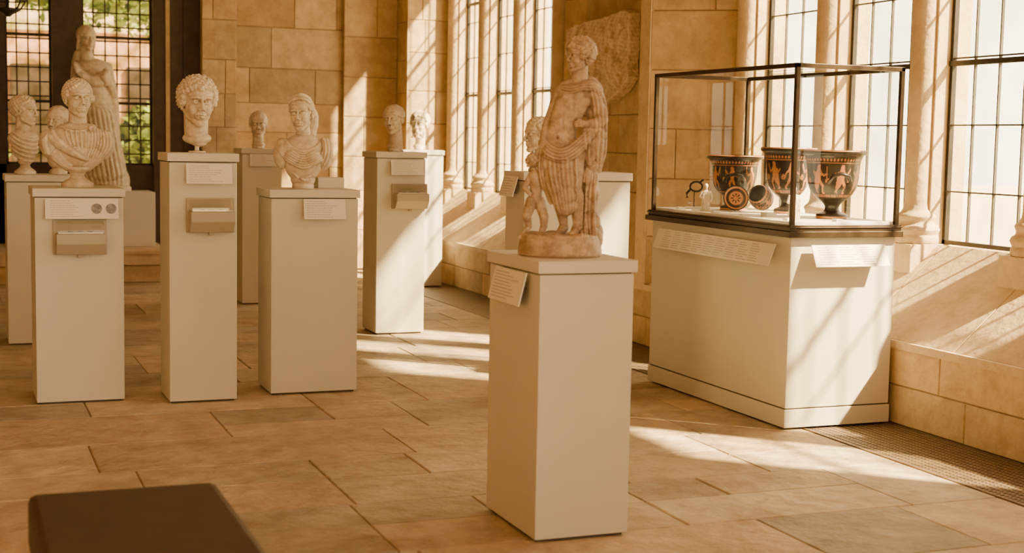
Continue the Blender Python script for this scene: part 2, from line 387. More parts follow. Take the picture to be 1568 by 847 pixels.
def pot(name,prof,loc,seed,seg=360,sub=10,handles=None,bandz=(.35,.85),nf=7):
    rng=random.Random(seed)
    P=[]
    for i in range(len(prof)-1):
        for k in range(sub):
            t=k/sub; p0=prof[max(i-1,0)];p1=prof[i];p2=prof[i+1];p3=prof[min(i+2,len(prof)-1)]
            c=[.5*((2*p1[j])+(-p0[j]+p2[j])*t+(2*p0[j]-5*p1[j]+4*p2[j]-p3[j])*t*t+(-p0[j]+3*p1[j]-3*p2[j]+p3[j])*t**3) for j in (0,1)]
            P.append((max(c[0],0),c[1]))
    P.append(prof[-1]); n=len(P); P=np.array(P)
    H=P[:,1].max(); imax=int(np.argmax(P[:,1]))
    th=np.arange(seg)/seg*2*np.pi
    V=np.zeros((n,seg,3)); V[:,:,0]=P[:,None,0]*np.cos(th); V[:,:,1]=P[:,None,0]*np.sin(th); V[:,:,2]=P[:,None,1]
    rm=P[:,0].max()*.85; U=np.broadcast_to(th*rm,(n,seg)); Z=V[:,:,2]
    Ltot=2*np.pi*rm; z0,z1=bandz[0]*H,bandz[1]*H
    mask=np.zeros((n,seg),bool)
    for i in range(nf):
        u=(i+rng.uniform(.35,.65))*Ltot/nf
        for (ax,az,bx,bz,r) in figure_segs(rng,u,z0+.005,(z1-z0)*.95):
            du=(U-ax+Ltot/2)%Ltot-Ltot/2; dz=Z-az; ex,ez=bx-ax,bz-az; L2=ex*ex+ez*ez+1e-9
            t=np.clip((du*ex+dz*ez)/L2,0,1); mask|=((du-t*ex)**2+(dz-t*ez)**2)<r*r
        cu=(i*Ltot/nf); du=(U-cu+Ltot/2)%Ltot-Ltot/2; dz=Z-(z0+(z1-z0)*.45); rr=np.sqrt(du**2+dz**2); an=np.arctan2(dz,du)
        mask|=(rr<.016*(.6+.4*np.abs(np.cos(an*3.5))))&(rr>.004)
    mask&=(Z>z0)&(Z<z1)
    outer=(np.arange(n)<=imax)[:,None]
    mask|=((Z>z0-.014)&(Z<z0-.003)&((np.floor(U/.006)%2==0)|(np.abs(Z-z0+.0085)<.0015)))
    du=(U/.018)%1-.5; mask|=((Z>z1+.012)&(Z<z1+.030)&(np.abs(du)*.018+np.abs(Z-z1-.021)*.7<.0065))
    mask|=(np.abs(Z-z1-.006)<.0015)|(np.abs(Z-H+.004)<.003)
    foot=Z<.012
    mask&=outer&(Z>.05); mask|=foot&outer
    og=np.array([.46,.18,.055]); bk=np.array([.016,.012,.010])
    C=np.where(mask[:,:,None],og,bk)
    Fc=[]
    for j in range(n-1):
        a=j*seg; 
        for i in range(seg): k=(i+1)%seg; Fc.append((a+i,a+k,a+seg+k,a+seg+i))
    me=bpy.data.meshes.new(name); me.from_pydata(V.reshape(-1,3).tolist(),[],Fc); me.materials.append(m_pot)
    ca=me.color_attributes.new('Col','FLOAT_COLOR','POINT'); cc=np.ones((n*seg,4),dtype=np.float32); cc[:,:3]=C.reshape(-1,3)
    ca.data.foreach_set('color',cc.ravel()); me.polygons.foreach_set('use_smooth',[True]*len(me.polygons))
    ob=bpy.data.objects.new(name,me); COL.objects.link(ob); ob.location=loc
    if handles:
        hb=MB()
        for sx in (-1,1): hb.tube([(sx*x,yy_,z) for x,yy_,z in handles],.010,m_pot,8)
        h=hb.obj('handles'); a=h.data.color_attributes['Col']; a.data.foreach_set('color',np.tile(np.array([.02,.015,.012,1],dtype=np.float32),len(a.data)))
        h.parent=ob
    return ob
zf=1.031
bell=[(0,.004),(.070,.0),(.078,.006),(.076,.018),(.060,.024),(.040,.032),(.036,.05),(.05,.068),(.085,.09),(.112,.12),(.126,.16),(.130,.20),(.134,.235),(.146,.262),(.163,.272),(.166,.282),(.160,.288),(.148,.28),(.132,.262),(.125,.2),(.1,.11),(.0,.085)]
sc=lambda P,a,h:[(r*a,z*h) for r,z in P]
hd=[(.112,-.05,.15),(.145,-.055,.155),(.168,-.04,.185),(.172,0,.195),(.168,.04,.185),(.145,.055,.155),(.112,.05,.15)]
o=pot('red_figure_krater',sc(bell,1.02,1.22),(4.225,6.24,zf),3,handles=[(x,y_,z*1.2) for x,y_,z in hd],bandz=(.36,.80)); o.rotation_euler=(0,0,R(70))
o=pot('red_figure_krater',sc(bell,.92,1.25),(4.26,6.72,zf),5,handles=None,bandz=(.36,.80)); o.rotation_euler=(0,0,R(20))
o=pot('red_figure_krater',sc(bell,.98,1.08),(4.14,7.09,zf),9,handles=[(x,y_,z*1.06) for x,y_,z in hd],bandz=(.36,.80)); o.rotation_euler=(0,0,R(60))
pl=pot('red_figure_plate',[(0,.002),(.03,.0),(.05,.004),(.066,.012),(.07,.016),(.066,.018),(.05,.010),(0,.008)],(4.02,6.86,zf+.075),11,bandz=(.2,.9),nf=5)
a=pl.data.color_attributes['Col']; vs=np.array([v.co for v in pl.data.vertices]); rr=np.hypot(vs[:,0],vs[:,1])
cc=np.ones((len(vs),4),dtype=np.float32); on=(np.sin(rr/.0042)>0.5)|((rr<.028)&(np.abs(np.sin(np.arctan2(vs[:,1],vs[:,0])*4))>.6)); cc[:,:3]=np.where(on[:,None],[.46,.18,.055],[.02,.015,.012]); a.data.foreach_set('color',cc.ravel())
pl.rotation_euler=(R(78),0,R(-28))
b=MB(); b.box((-.03,-.02,0),(.03,.02,.006),m_white); b.tube([(0,0,0),(0,.01,.06)],.003,m_bronze); b.obj('plate_stand',0,(4.03,6.885,zf-.0005))
cup=pot('black_glaze_cup',[(0,.0),(.02,.004),(.05,.03),(.062,.065),(.06,.10),(.05,.125),(.045,.12),(.05,.09),(.0,.02)],(3.98,6.47,zf+.062),12,seg=120,bandz=(.3,.8),nf=6)
cup.rotation_euler=(R(62),0,R(-60))
b=MB(); b.box((-.03,-.03,0),(.03,.03,.02),m_white); b.obj('cup_stand',0,(3.985,6.46,zf-.0005))
b=MB(); b.box((-.05,-.03,0),(.05,.03,.008),m_white); b.tube([(0,0,.005),(0,0,.10)],.003,m_bronze)
b.tube([(.035*math.cos(t_)+.01,0,.125+.028*math.sin(t_)) for t_ in np.linspace(0,2*math.pi,20,endpoint=False)],.006,m_iron,8,closed=True)
b.tube([(-.02,0,.11),(-.045,0,.085),(-.04,0,.06)],.007,m_iron); b.tube([(.03,0,.15),(.05,0,.165)],.006,m_iron)
b.obj('bronze_strigil_ring',0,(3.99,7.28,zf),(0,0,R(-30)))

# ------------------------------------------------------------ clay sculpting
def ico(sub):
    bm=bmesh.new(); bmesh.ops.create_icosphere(bm,subdivisions=sub,radius=1)
    V=np.array([v.co[:] for v in bm.verts]); F=[tuple(v.index for v in q.verts) for q in bm.faces]; bm.free(); return V,F
ICO={i:ico(i) for i in (1,2,3,4)}
def rotm(rx,ry,rz): return np.array(Euler((R(rx),R(ry),R(rz))).to_matrix())
def cat(P,n):
    P=[np.array(p,float) for p in P]; out=[]
    for i in range(len(P)-1):
        p0=P[max(i-1,0)];p1=P[i];p2=P[i+1];p3=P[min(i+2,len(P)-1)]
        for k in range(n):
            t=k/n; out.append(.5*(2*p1+(p2-p0)*t+(2*p0-5*p1+4*p2-p3)*t*t+(3*p1-p0-3*p2+p3)*t**3))
    out.append(P[-1]); return out
class Clay:
    def __init__(s): s.v=[]; s.f=[]; s.n=0; s.M=np.eye(4); s.dents=[]; s.ridges=[]
    def put(s,V,F):
        V=V@s.M[:3,:3].T+s.M[:3,3]; s.v.append(V); s.f+=[tuple(i+s.n for i in q) for q in F]; s.n+=len(V)
    def ell(s,c,r,rot=None,sub=3):
        V,F=ICO[sub]; r=(r,r,r) if isinstance(r,(int,float)) else r; W=V*np.array(r)
        if rot: W=W@rotm(*rot).T
        s.put(W+np.array(c),F)
    def cap(s,a,b,ra,rb,sub=2):
        V,F=ICO[sub]; a=np.array(a,float); b=np.array(b,float); d=b-a; L=np.linalg.norm(d)
        if L<1e-9: return s.ell(a,ra,sub=sub)
        q=np.array(Vector(d).to_track_quat('Z','Y').to_matrix()); top=V[:,2:3]>0.001
        W=np.where(top,V*rb+np.array([0,0,L]),V*ra); s.put(W@q.T+a,F)
    def chain(s,pts,r,sub=2):
        rr=r if isinstance(r,(list,tuple)) else [r]*len(pts)
        for i in range(len(pts)-1): s.cap(pts[i],pts[i+1],rr[i],rr[i+1],sub)
    def lathe(s,prof,c=(0,0,0),sx=1,sy=1,seg=40):
        V=[];F=[];n=len(prof)
        for r,z in prof:
            for i in range(seg): a=2*math.pi*i/seg; V.append((c[0]+r*math.cos(a)*sx,c[1]+r*math.sin(a)*sy,c[2]+z))
        for j in range(n-1):
            for i in range(seg): k=(i+1)%seg; F.append((j*seg+i,j*seg+k,(j+1)*seg+k,(j+1)*seg+i))
        F.append(tuple(range(seg))[::-1]); F.append(tuple(range((n-1)*seg,n*seg))); s.put(np.array(V),F)
    def spline(s,pts,r,n=6,sub=2):
        R_=list(r) if isinstance(r,(list,tuple)) else [r]*len(pts); out=cat(pts,n)
        rr=list(np.interp(np.linspace(0,1,len(out)),np.linspace(0,1,len(R_)),R_)); s.chain(out,rr,sub)
    def dent(s,c,r,amt,dr=(0,1,0)):
        s.dents.append((s.M.copy(),np.array(c,float),np.array((r,r,r) if isinstance(r,(int,float)) else r,float),amt,np.array(dr,float)))
    def ridge(s,pts,w,amp): s.ridges.append((np.array(cat(pts,6)),w,amp))
    def bake(s,name,voxel,mt,loc,rz=0,smooth=3,sf=.5,zmin=0,noise=0):
        me=bpy.data.meshes.new(name+'_t'); me.from_pydata(np.vstack(s.v).tolist(),[],s.f); ob=bpy.data.objects.new(name+'_t',me); COL.objects.link(ob)
        r=ob.modifiers.new('r','REMESH'); r.mode='VOXEL'; r.voxel_size=voxel
        if smooth: q=ob.modifiers.new('s','SMOOTH'); q.factor=sf; q.iterations=smooth
        dg=bpy.context.evaluated_depsgraph_get(); dg.update(); m2=bpy.data.meshes.new_from_object(ob.evaluated_get(dg)); m2.name=name
        bpy.data.objects.remove(ob); bpy.data.meshes.remove(me)
        n=len(m2.vertices); co=np.zeros(n*3); m2.vertices.foreach_get('co',co); co=co.reshape(-1,3)
        no=np.zeros(n*3); m2.vertices.foreach_get('normal',no); no=no.reshape(-1,3)
        disp=np.zeros(n); fr=np.clip((.35-no[:,1])/.5,0,1)
        for P,w,amp in s.ridges:
            lo=P.min(0)-3*w; hi=P.max(0)+3*w; sel=np.where((co[:,0]>lo[0])&(co[:,0]<hi[0])&(co[:,2]>lo[1])&(co[:,2]<hi[1])&(fr>0))[0]
            if len(sel)==0: continue
            Q=co[sel][:,[0,2]]; best=np.full(len(sel),1e9); par=np.zeros(len(sel)); m=len(P)-1
            for i in range(m):
                a=P[i]; d=P[i+1]-a; L2=d@d+1e-12; t=np.clip(((Q-a)@d)/L2,0,1); dd=((Q-a-t[:,None]*d)**2).sum(1); b=dd<best; best=np.where(b,dd,best); par=np.where(b,(i+t)/m,par)
            disp[sel]+=amp*np.exp(-best/(w*w))*np.clip(np.minimum(par,1-par)*6,.15,1)
        co=co+no*(disp*fr)[:,None]
        for (Mx,c,r_,amt,dr) in s.dents:
            inv=np.linalg.inv(Mx); q=(co@inv[:3,:3].T+inv[:3,3]-c)/r_; wgt=np.exp(-(q**2).sum(1))*amt; co=co+wgt[:,None]*(Mx[:3,:3]@dr)
        if noise:
            ph=np.sin(co@np.array([[91.,37,55],[47,83,-61],[-53,71,79]])); co=co+no*(noise*ph.prod(1))[:,None]
        if zmin is not None: co[:,2]=np.maximum(co[:,2],zmin)
        m2.vertices.foreach_set('co',co.ravel()); m2.materials.clear(); m2.materials.append(mt)
        m2.polygons.foreach_set('use_smooth',[True]*len(m2.polygons)); m2.update()
        o=bpy.data.objects.new(name,m2); COL.objects.link(o); o.location=loc; o.rotation_euler=(0,0,R(rz)); return o
def headM(pos,H,yaw=0,pitch=0,tilt=0):
    m=np.eye(4); m[:3,:3]=np.array(Euler((R(pitch),R(tilt),R(yaw))).to_matrix())*H; m[:3,3]=pos; return m
HC=np.array([0,.06,.635]); HR=np.array([.315,.41,.35])
def scalp(n,rng,low=.2,hair=.80,ear=.5):
    out=[]
    for i in range(n):
        z=1-2*(i+.5)/n; a=i*2.39996; q=math.sqrt(1-z*z); d=np.array([q*math.cos(a),q*math.sin(a),z]); p=HC+HR*d
        x,y,zz=p
        if zz<low: continue
        hl=hair-.75*max(0,abs(x)-.14)
        if y<-.12 and zz<hl: continue
        if y<.10 and zz<ear: continue
        nn=d/HR; nn/=np.linalg.norm(nn); out.append((p,nn))
    return out
def head(c,M,hair='curly',seed=1,n=230,curl=.05,puff=.0,neck=(.0,.12,-.3),neckr=(.19,.21),drill=False,beard=False,hairline=.80,bun=True):
    keep=c.M; c.M=M; rng=random.Random(seed); e=c.ell; k=c.cap
    e(HC,HR,sub=4); e((0,-.09,.42),(.262,.265,.34),sub=4); e((0,-.04,.25),(.215,.24,.18),sub=4); e((0,-.285,.085),(.095,.08,.085)); e((0,-.17,.67),(.265,.205,.19),sub=4)
    k((0,.12,.33),neck,*neckr,sub=3)
    for s in (-1,1):
        k((s*.185,-.02,.25),(s*.05,-.27,.085),.075,.075); e((s*.135,-.225,.37),(.105,.11,.13))
        e((s*.125,-.285,.600),(.125,.095,.036),(0,s*6,s*20)); e((s*.05,-.31,.585),(.05,.08,.04))
        e((s*.118,-.298,.510),(.066,.056,.047))
        c.chain([(s*.052,-.325,.512),(s*.085,-.350,.537),(s*.120,-.358,.545),(s*.158,-.342,.536),(s*.190,-.305,.514)],.0095)
        e((s*.045,-.405,.356),(.034,.045,.034))
        c.dent((s*.050,-.35,.535),(.032,.08,.035),.040); c.dent((s*.125,-.34,.565),(.075,.06,.014),.016)
        c.dent((s*.118,-.37,.462),(.075,.06,.014),.014); c.dent((s*.115,-.37,.532),(.06,.05,.006),.006)
        c.dent((s*.088,-.35,.232),(.022,.06,.02),.024); c.dent((s*.02,-.45,.33),(.012,.04,.012),.02,(0,0,1)); c.dent((s*.085,-.37,.31),(.014,.05,.05),.014)
        if drill: c.dent((s*.118,-.36,.515),(.015,.05,.015),.018)
        e((s*.300,.03,.46),(.03,.07,.105),(0,0,s*12)); c.chain([(s*.315,.02,.37),(s*.33,.085,.43),(s*.335,.10,.51),(s*.33,.04,.56),(s*.315,-.02,.52)],.02)
        c.dent((s*.33,.04,.47),(.05,.03,.05),.03,(-s,0,0))
    e((0,-.33,.585),(.055,.06,.07)); c.chain([(0,-.365,.575),(0,-.392,.51),(0,-.425,.44),(0,-.448,.385)],[.034,.030,.033,.038]); e((0,-.450,.372),(.040,.044,.036))
    e((0,-.270,.245),(.125,.11,.115))
    c.chain([(-.080,-.330,.238),(-.03,-.377,.262),(0,-.373,.255),(.03,-.377,.262),(.080,-.330,.238)],.017)
    c.chain([(-.060,-.338,.223),(0,-.370,.209),(.060,-.338,.223)],[.017,.025,.017])
    c.dent((0,-.385,.235),(.07,.05,.008),.022); c.dent((0,-.37,.155),(.07,.06,.025),.022); c.dent((0,-.38,.30),(.013,.05,.03),.008)
    def curlat(p,nn,R0,r):
        t=np.cross(nn,[rng.uniform(-1,1),rng.uniform(-1,1),rng.uniform(-1,1)]); t/=np.linalg.norm(t); b_=np.cross(nn,t); st=rng.uniform(0,6.28); m=6
        P=[p+R0*(math.cos(st+j*.85)*t+math.sin(st+j*.85)*b_)*(1-.13*j)+nn*(.009*j) for j in range(m)]
        c.chain(P,[r*(1-.05*j) for j in range(m)],sub=1)
    if hair=='curly':
        for p,nn in scalp(n,rng,hair=hairline):
            pf=puff*(1+.5*rng.random())*(1.0 if p[2]>.45 else .5)*(1 if p[1]>-.2 else .6)
            q=p+nn*(.010+pf)
            if puff: c.ell(p+nn*pf*.4,curl*1.7,sub=1)
            curlat(q,nn,curl*rng.uniform(.7,1.05),curl*.58)
    if hair=='short':
        for p,nn in scalp(n,rng,hair=hairline,low=.22):
            dn=np.array([rng.uniform(-.5,.5),-.6 if p[1]<.1 else .1,-.9]); dn-=nn*dn.dot(nn); dn/=np.linalg.norm(dn)
            q=p+nn*.012; sd_=np.cross(nn,dn)*rng.choice([-1,1])
            c.chain([q-dn*.05,q,q+dn*.05+sd_*.02],[.026,.032,.012],sub=1)
    if hair=='wavy':
        for s in (-1,1):
            for i in range(15):
                th0=-1.25+2.6*i/14; pts=[]
                for j in range(9):
                    q=j/8; az=math.pi/2*q*1.05; yy=math.sin(th0*(1-.35*q)+.25*q); w_=math.sqrt(max(.03,1-yy*yy))
                    p=HC+np.array([s*math.sin(az)*w_*(HR[0]+.03),yy*(HR[1]+.02),math.cos(az)*w_*(HR[2]+.02)])
                    if p[1]<-.25: p[2]=max(p[2],.74-.5*abs(p[0]))
                    p[2]+=.012*math.sin(q*15+i*.8); pts.append(p)
                c.chain(pts,[.030]*9,sub=1)
        if bun:
            e((0,.44,.50),(.16,.12,.14))
            for i in range(9): a=i*.7; curlat(np.array([.11*math.cos(a),.50,.50+.1*math.sin(a)]),np.array([0,1.,0]),.04,.03)
    if beard:
        for i in range(90):
            a=rng.uniform(-1.35,1.35); z=rng.uniform(-.03,.30); x=.24*math.sin(a); y=-.06-.26*math.cos(a)-.02*(z<.15)
            if z>.17 and abs(x)<.13: continue
            nn=np.array([math.sin(a),-math.cos(a),-.3]); curlat(np.array([x,y,z]),nn/np.linalg.norm(nn),.035,.022)
    c.M=keep
def socle(c,r=.085,h=.10,z=0):
    c.lathe([(r,0),(r,.018),(r*.92,.024),(r*.80,.032),(r*.52,.045),(r*.42,.06),(r*.5,.075),(r*.72,.088),(r*.8,.092),(r*.8,h)],(0,0,z))
# colossal curly head of a young man
c=Clay(); M2=headM((.0,.0,.100),.258,14,0,2)
head(c,M2,'curly',3,n=250,curl=.055,puff=.035,neck=(.0,.05,-.12),neckr=(.25,.245),drill=True,hairline=.78)
c.ell((.0,.01,.045),(.076,.058,.035)); c.ell((.012,.01,.022),(.042,.04,.022)); c.lathe([(.012,-.03),(.012,.02)]); c.lathe([(.045,-.032),(.045,-.022)])
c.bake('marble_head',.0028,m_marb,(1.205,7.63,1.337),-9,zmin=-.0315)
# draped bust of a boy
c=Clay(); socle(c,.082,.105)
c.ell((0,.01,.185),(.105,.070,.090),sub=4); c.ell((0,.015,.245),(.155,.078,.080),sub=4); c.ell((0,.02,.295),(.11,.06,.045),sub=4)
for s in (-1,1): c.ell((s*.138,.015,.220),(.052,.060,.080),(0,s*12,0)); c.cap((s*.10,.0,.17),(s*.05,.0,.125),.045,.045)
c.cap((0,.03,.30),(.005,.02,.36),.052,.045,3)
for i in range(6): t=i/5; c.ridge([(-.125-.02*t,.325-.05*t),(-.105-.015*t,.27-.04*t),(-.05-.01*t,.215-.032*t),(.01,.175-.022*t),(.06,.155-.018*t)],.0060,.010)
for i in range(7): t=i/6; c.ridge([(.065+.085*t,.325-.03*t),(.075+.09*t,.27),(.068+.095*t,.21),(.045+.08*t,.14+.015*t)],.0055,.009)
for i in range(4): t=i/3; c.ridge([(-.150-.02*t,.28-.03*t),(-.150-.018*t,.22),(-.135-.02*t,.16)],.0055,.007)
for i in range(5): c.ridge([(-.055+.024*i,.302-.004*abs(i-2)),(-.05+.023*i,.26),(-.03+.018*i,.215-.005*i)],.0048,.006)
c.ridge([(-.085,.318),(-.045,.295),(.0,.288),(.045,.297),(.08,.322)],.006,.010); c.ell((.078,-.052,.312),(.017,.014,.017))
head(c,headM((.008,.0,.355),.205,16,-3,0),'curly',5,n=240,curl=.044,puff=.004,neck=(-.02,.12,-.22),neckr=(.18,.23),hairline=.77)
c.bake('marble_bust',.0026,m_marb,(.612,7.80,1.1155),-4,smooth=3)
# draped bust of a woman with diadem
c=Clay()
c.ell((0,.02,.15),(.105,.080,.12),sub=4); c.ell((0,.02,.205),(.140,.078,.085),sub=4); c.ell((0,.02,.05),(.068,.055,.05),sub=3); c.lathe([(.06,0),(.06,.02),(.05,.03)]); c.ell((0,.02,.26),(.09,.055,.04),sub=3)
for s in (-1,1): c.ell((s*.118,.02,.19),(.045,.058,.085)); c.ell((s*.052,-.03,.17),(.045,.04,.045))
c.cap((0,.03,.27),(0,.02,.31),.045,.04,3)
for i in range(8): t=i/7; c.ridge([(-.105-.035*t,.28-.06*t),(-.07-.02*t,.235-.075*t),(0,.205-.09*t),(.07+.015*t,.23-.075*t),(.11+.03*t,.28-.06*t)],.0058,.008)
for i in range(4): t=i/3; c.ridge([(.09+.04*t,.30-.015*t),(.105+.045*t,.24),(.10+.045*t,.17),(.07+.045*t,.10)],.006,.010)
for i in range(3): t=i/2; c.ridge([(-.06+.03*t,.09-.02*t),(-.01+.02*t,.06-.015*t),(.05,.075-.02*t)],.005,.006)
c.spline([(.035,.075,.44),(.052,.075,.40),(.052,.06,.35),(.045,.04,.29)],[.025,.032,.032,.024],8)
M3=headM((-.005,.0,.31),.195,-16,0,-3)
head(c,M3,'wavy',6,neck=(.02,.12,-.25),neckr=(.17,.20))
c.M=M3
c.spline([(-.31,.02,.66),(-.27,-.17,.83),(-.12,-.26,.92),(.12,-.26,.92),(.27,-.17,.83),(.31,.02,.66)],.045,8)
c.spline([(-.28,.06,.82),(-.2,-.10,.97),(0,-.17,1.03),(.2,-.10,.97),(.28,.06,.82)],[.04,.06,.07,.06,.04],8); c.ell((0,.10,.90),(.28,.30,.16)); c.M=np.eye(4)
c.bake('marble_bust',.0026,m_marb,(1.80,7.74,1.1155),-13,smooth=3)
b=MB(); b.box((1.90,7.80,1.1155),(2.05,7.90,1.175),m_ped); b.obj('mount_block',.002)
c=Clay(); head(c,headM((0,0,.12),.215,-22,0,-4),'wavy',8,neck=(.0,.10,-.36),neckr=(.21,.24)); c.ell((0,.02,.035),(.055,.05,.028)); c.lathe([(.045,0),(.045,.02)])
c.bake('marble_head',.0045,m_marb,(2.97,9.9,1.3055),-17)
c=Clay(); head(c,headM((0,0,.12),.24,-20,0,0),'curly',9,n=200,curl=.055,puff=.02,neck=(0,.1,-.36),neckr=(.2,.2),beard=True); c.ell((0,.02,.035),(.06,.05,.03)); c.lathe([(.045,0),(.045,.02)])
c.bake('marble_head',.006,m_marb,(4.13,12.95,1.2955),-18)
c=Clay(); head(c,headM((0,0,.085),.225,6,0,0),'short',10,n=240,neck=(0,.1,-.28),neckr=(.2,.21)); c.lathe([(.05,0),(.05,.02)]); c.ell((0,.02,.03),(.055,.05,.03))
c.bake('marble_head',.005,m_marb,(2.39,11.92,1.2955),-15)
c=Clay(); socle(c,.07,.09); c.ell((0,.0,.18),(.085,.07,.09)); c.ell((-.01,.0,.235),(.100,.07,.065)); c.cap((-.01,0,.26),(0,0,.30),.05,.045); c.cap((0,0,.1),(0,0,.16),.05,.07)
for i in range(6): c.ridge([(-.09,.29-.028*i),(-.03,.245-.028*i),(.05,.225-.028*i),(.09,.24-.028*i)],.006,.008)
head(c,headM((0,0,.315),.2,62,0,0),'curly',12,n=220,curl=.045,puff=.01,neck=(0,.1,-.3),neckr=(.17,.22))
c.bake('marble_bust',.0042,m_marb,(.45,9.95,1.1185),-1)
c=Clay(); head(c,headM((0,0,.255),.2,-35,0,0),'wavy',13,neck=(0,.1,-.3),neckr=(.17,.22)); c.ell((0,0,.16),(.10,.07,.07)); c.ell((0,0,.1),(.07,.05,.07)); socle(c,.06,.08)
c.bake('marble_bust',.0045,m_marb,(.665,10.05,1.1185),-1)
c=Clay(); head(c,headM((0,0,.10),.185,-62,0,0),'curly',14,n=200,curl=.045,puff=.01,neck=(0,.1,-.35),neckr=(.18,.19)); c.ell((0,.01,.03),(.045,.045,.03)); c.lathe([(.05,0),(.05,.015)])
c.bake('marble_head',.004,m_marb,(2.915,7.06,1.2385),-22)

# ---------------- standing robed woman
c=Clay(); s_=1/158.
def W(px,py,d=0): return ((px-148)*s_,d*s_,(290-py)*s_)
def X(px,py): return ((px-148)*s_,(290-py)*s_)
c.cap(W(140,120,2),W(146,165,0),.15,.16,3); c.ell(W(140,108,2),(.19,.12,.13),sub=4); c.cap(W(146,170,0),W(155,225,0),.17,.18,3); c.cap(W(155,225),W(159,255),.18,.20,3)
c.ell(W(160,275),(.22,.17,.2),sub=4); c.lathe([(.27,0),(.27,.04),(.24,.05)],(.04,0,0),sy=.8)
c.cap(W(120,105,4),W(116,138,0),.07,.06,3); c.cap(W(116,138,0),W(135,150,-22),.06,.045); c.cap(W(160,105,4),W(168,138,-4),.07,.055,3); c.cap(W(168,138,-4),W(160,116,-22),.05,.035); c.ell(W(158,110,-24),(.035,.035,.05))
c.cap(W(133,90,0),W(132,76,0),.065,.06)
for i in range(9): t=i/8; c.ridge([X(116+46*t,158+6*t),X(124+44*t,205),X(134+48*t,286)],.018,.045)
for i in range(6): t=i/5; c.ridge([X(112+5*t,92+14*t),X(135,116+11*t),X(165,108+18*t)],.015,.03)
c.spline([W(163,100,6),W(170,150,6),W(172,210,4),W(178,280,2)],[.05,.06,.06,.07]); c.spline([W(122,84,8),W(118,110,8),W(120,150,8),W(128,200,10)],[.06,.06,.06,.06])
mh=headM(W(133,76,0),.235,22,4,-3); head(c,mh,'wavy',15,neck=(0,.1,-.2),neckr=(.19,.2),bun=False); c.M=mh
c.spline([(-.37,.15,.1),(-.36,.05,.45),(-.30,.0,.78),(0,-.05,1.0),(.30,.0,.78),(.36,.05,.45),(.37,.15,.1)],.06,5); c.ell((0,.14,.6),(.38,.38,.42)); c.ell((0,.25,.15),(.36,.25,.4)); c.M=np.eye(4)
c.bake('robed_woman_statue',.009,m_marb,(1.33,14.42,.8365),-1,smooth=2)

# ---------------- youth with tree trunk and small satyr
c=Clay(); s_=1/436.
def W(px,py,d=0): return np.array(((px-868)*s_,d*s_,(398-py)*s_))
def X(px,py): return ((px-868)*s_,(398-py)*s_)
def S(r): return r*s_
c.lathe([(.146,0),(.152,.008),(.150,.03),(.146,.06),(.138,.076),(.12,.080)],(0,0,0),1,.82,56)
for i in range(26): a=i*.9; c.ell((.13*math.cos(a)*.85,.10*math.sin(a)*.85,.074),(.035,.03,.012),sub=2)
c.spline([W(918,372,12),W(913,330,14),W(914,285,14),W(910,240,14),W(918,205,14),W(922,190,12)],[S(18),S(14),S(12.5),S(12),S(11),S(8)],sub=3)
for (x,y_,d,r) in [(921,345,6,10),(908,318,6,9),(918,300,8,10),(908,272,4,9),(916,255,8,9),(922,372,-2,13),(907,372,-4,11),(924,362,14,12)]: c.ell(W(x,y_,d),(S(r),S(r),S(r*1.5)))
for i in range(6): c.ridge([X(902+4.5*i,368),X(901+4*i+2*math.sin(i*2),320),X(904+4*i,265)],S(1.6),S(2.2))
c.chain([W(884,232,0),W(887,262,-4),W(888,290,-6),W(893,318,0),W(894,346,2)],[S(20),S(16),S(12),S(10.5),S(7)],sub=3); c.ell(W(888,291,-11),S(8.5)); c.ell(W(896,316,5),(S(8),S(9),S(18)))
c.chain([W(894,352,4),W(890,360,-10),W(886,363,-26)],[S(8),S(6.5),S(5.5)],sub=3)
c.chain([W(862,234,-4),W(859,264,-12),W(860,292,-18),W(868,320,-6),W(873,348,4)],[S(19),S(15),S(12),S(10.5),S(7)],sub=3); c.ell(W(859,292,-23),S(8.5)); c.ell(W(872,318,0),(S(8),S(9),S(18)))
c.chain([W(873,354,6),W(868,361,-10),W(862,364,-24)],[S(8),S(6.5),S(5.5)],sub=3)
for bx,by,bd in ((886,363,-26),(862,364,-24)):
    for j in range(5): c.cap(W(bx-5+j*2.6,by+1,bd),W(bx-7+j*2.6,by+3,bd-6+abs(j-1)),S(2),S(1.8),1)
tor=[(867,232,0,30,18.5),(865,222,-1,28,18),(864,212,-2,25,17.2),(866,202,-2,23,16.5),(869,192,-2,22,16),(872,182,-2,22.5,16),(877,172,-2,24,16.5),(881,162,-2,25.5,17),(885,152,-1,26.5,16.5),(887,143,0,24,14)]
for (x,y_,d,a,b_) in tor: c.ell(W(x,y_,d),(S(a),S(b_),S(23 if y_>145 else 15)),(0,8,0),sub=4)
c.ell(W(875,154,-9),(S(12),S(8.5),S(10))); c.ell(W(898,156,-8),(S(12),S(8.5),S(10))); c.ell(W(862,210,-7),(S(16),S(12.5),S(18)))
c.dent(W(861,214,-20),(S(2.2),S(6),S(2.6)),S(4)); c.dent(W(885,164,-18),(S(3),S(8),S(12)),S(1.5)); c.dent(W(869,188,-16),(S(2.5),S(8),S(16)),S(1.3))
c.ell(W(867,141,0),S(11)); c.ell(W(909,143,2),S(12)); c.cap(W(870,135,3),W(887,126,3),S(9),S(10)); c.cap(W(906,136,3),W(892,126,3),S(10),S(10)); c.cap(W(889,134,3),W(890,112,1),S(11),S(10.5),3)
c.chain([W(865,143,2),W(855,163,8),W(847,184,8)],[S(10.5),S(9),S(8)],sub=3); c.chain([W(847,184,8),W(841,204,-4),W(838,222,-14)],[S(8),S(7.2),S(5.2)],sub=3)
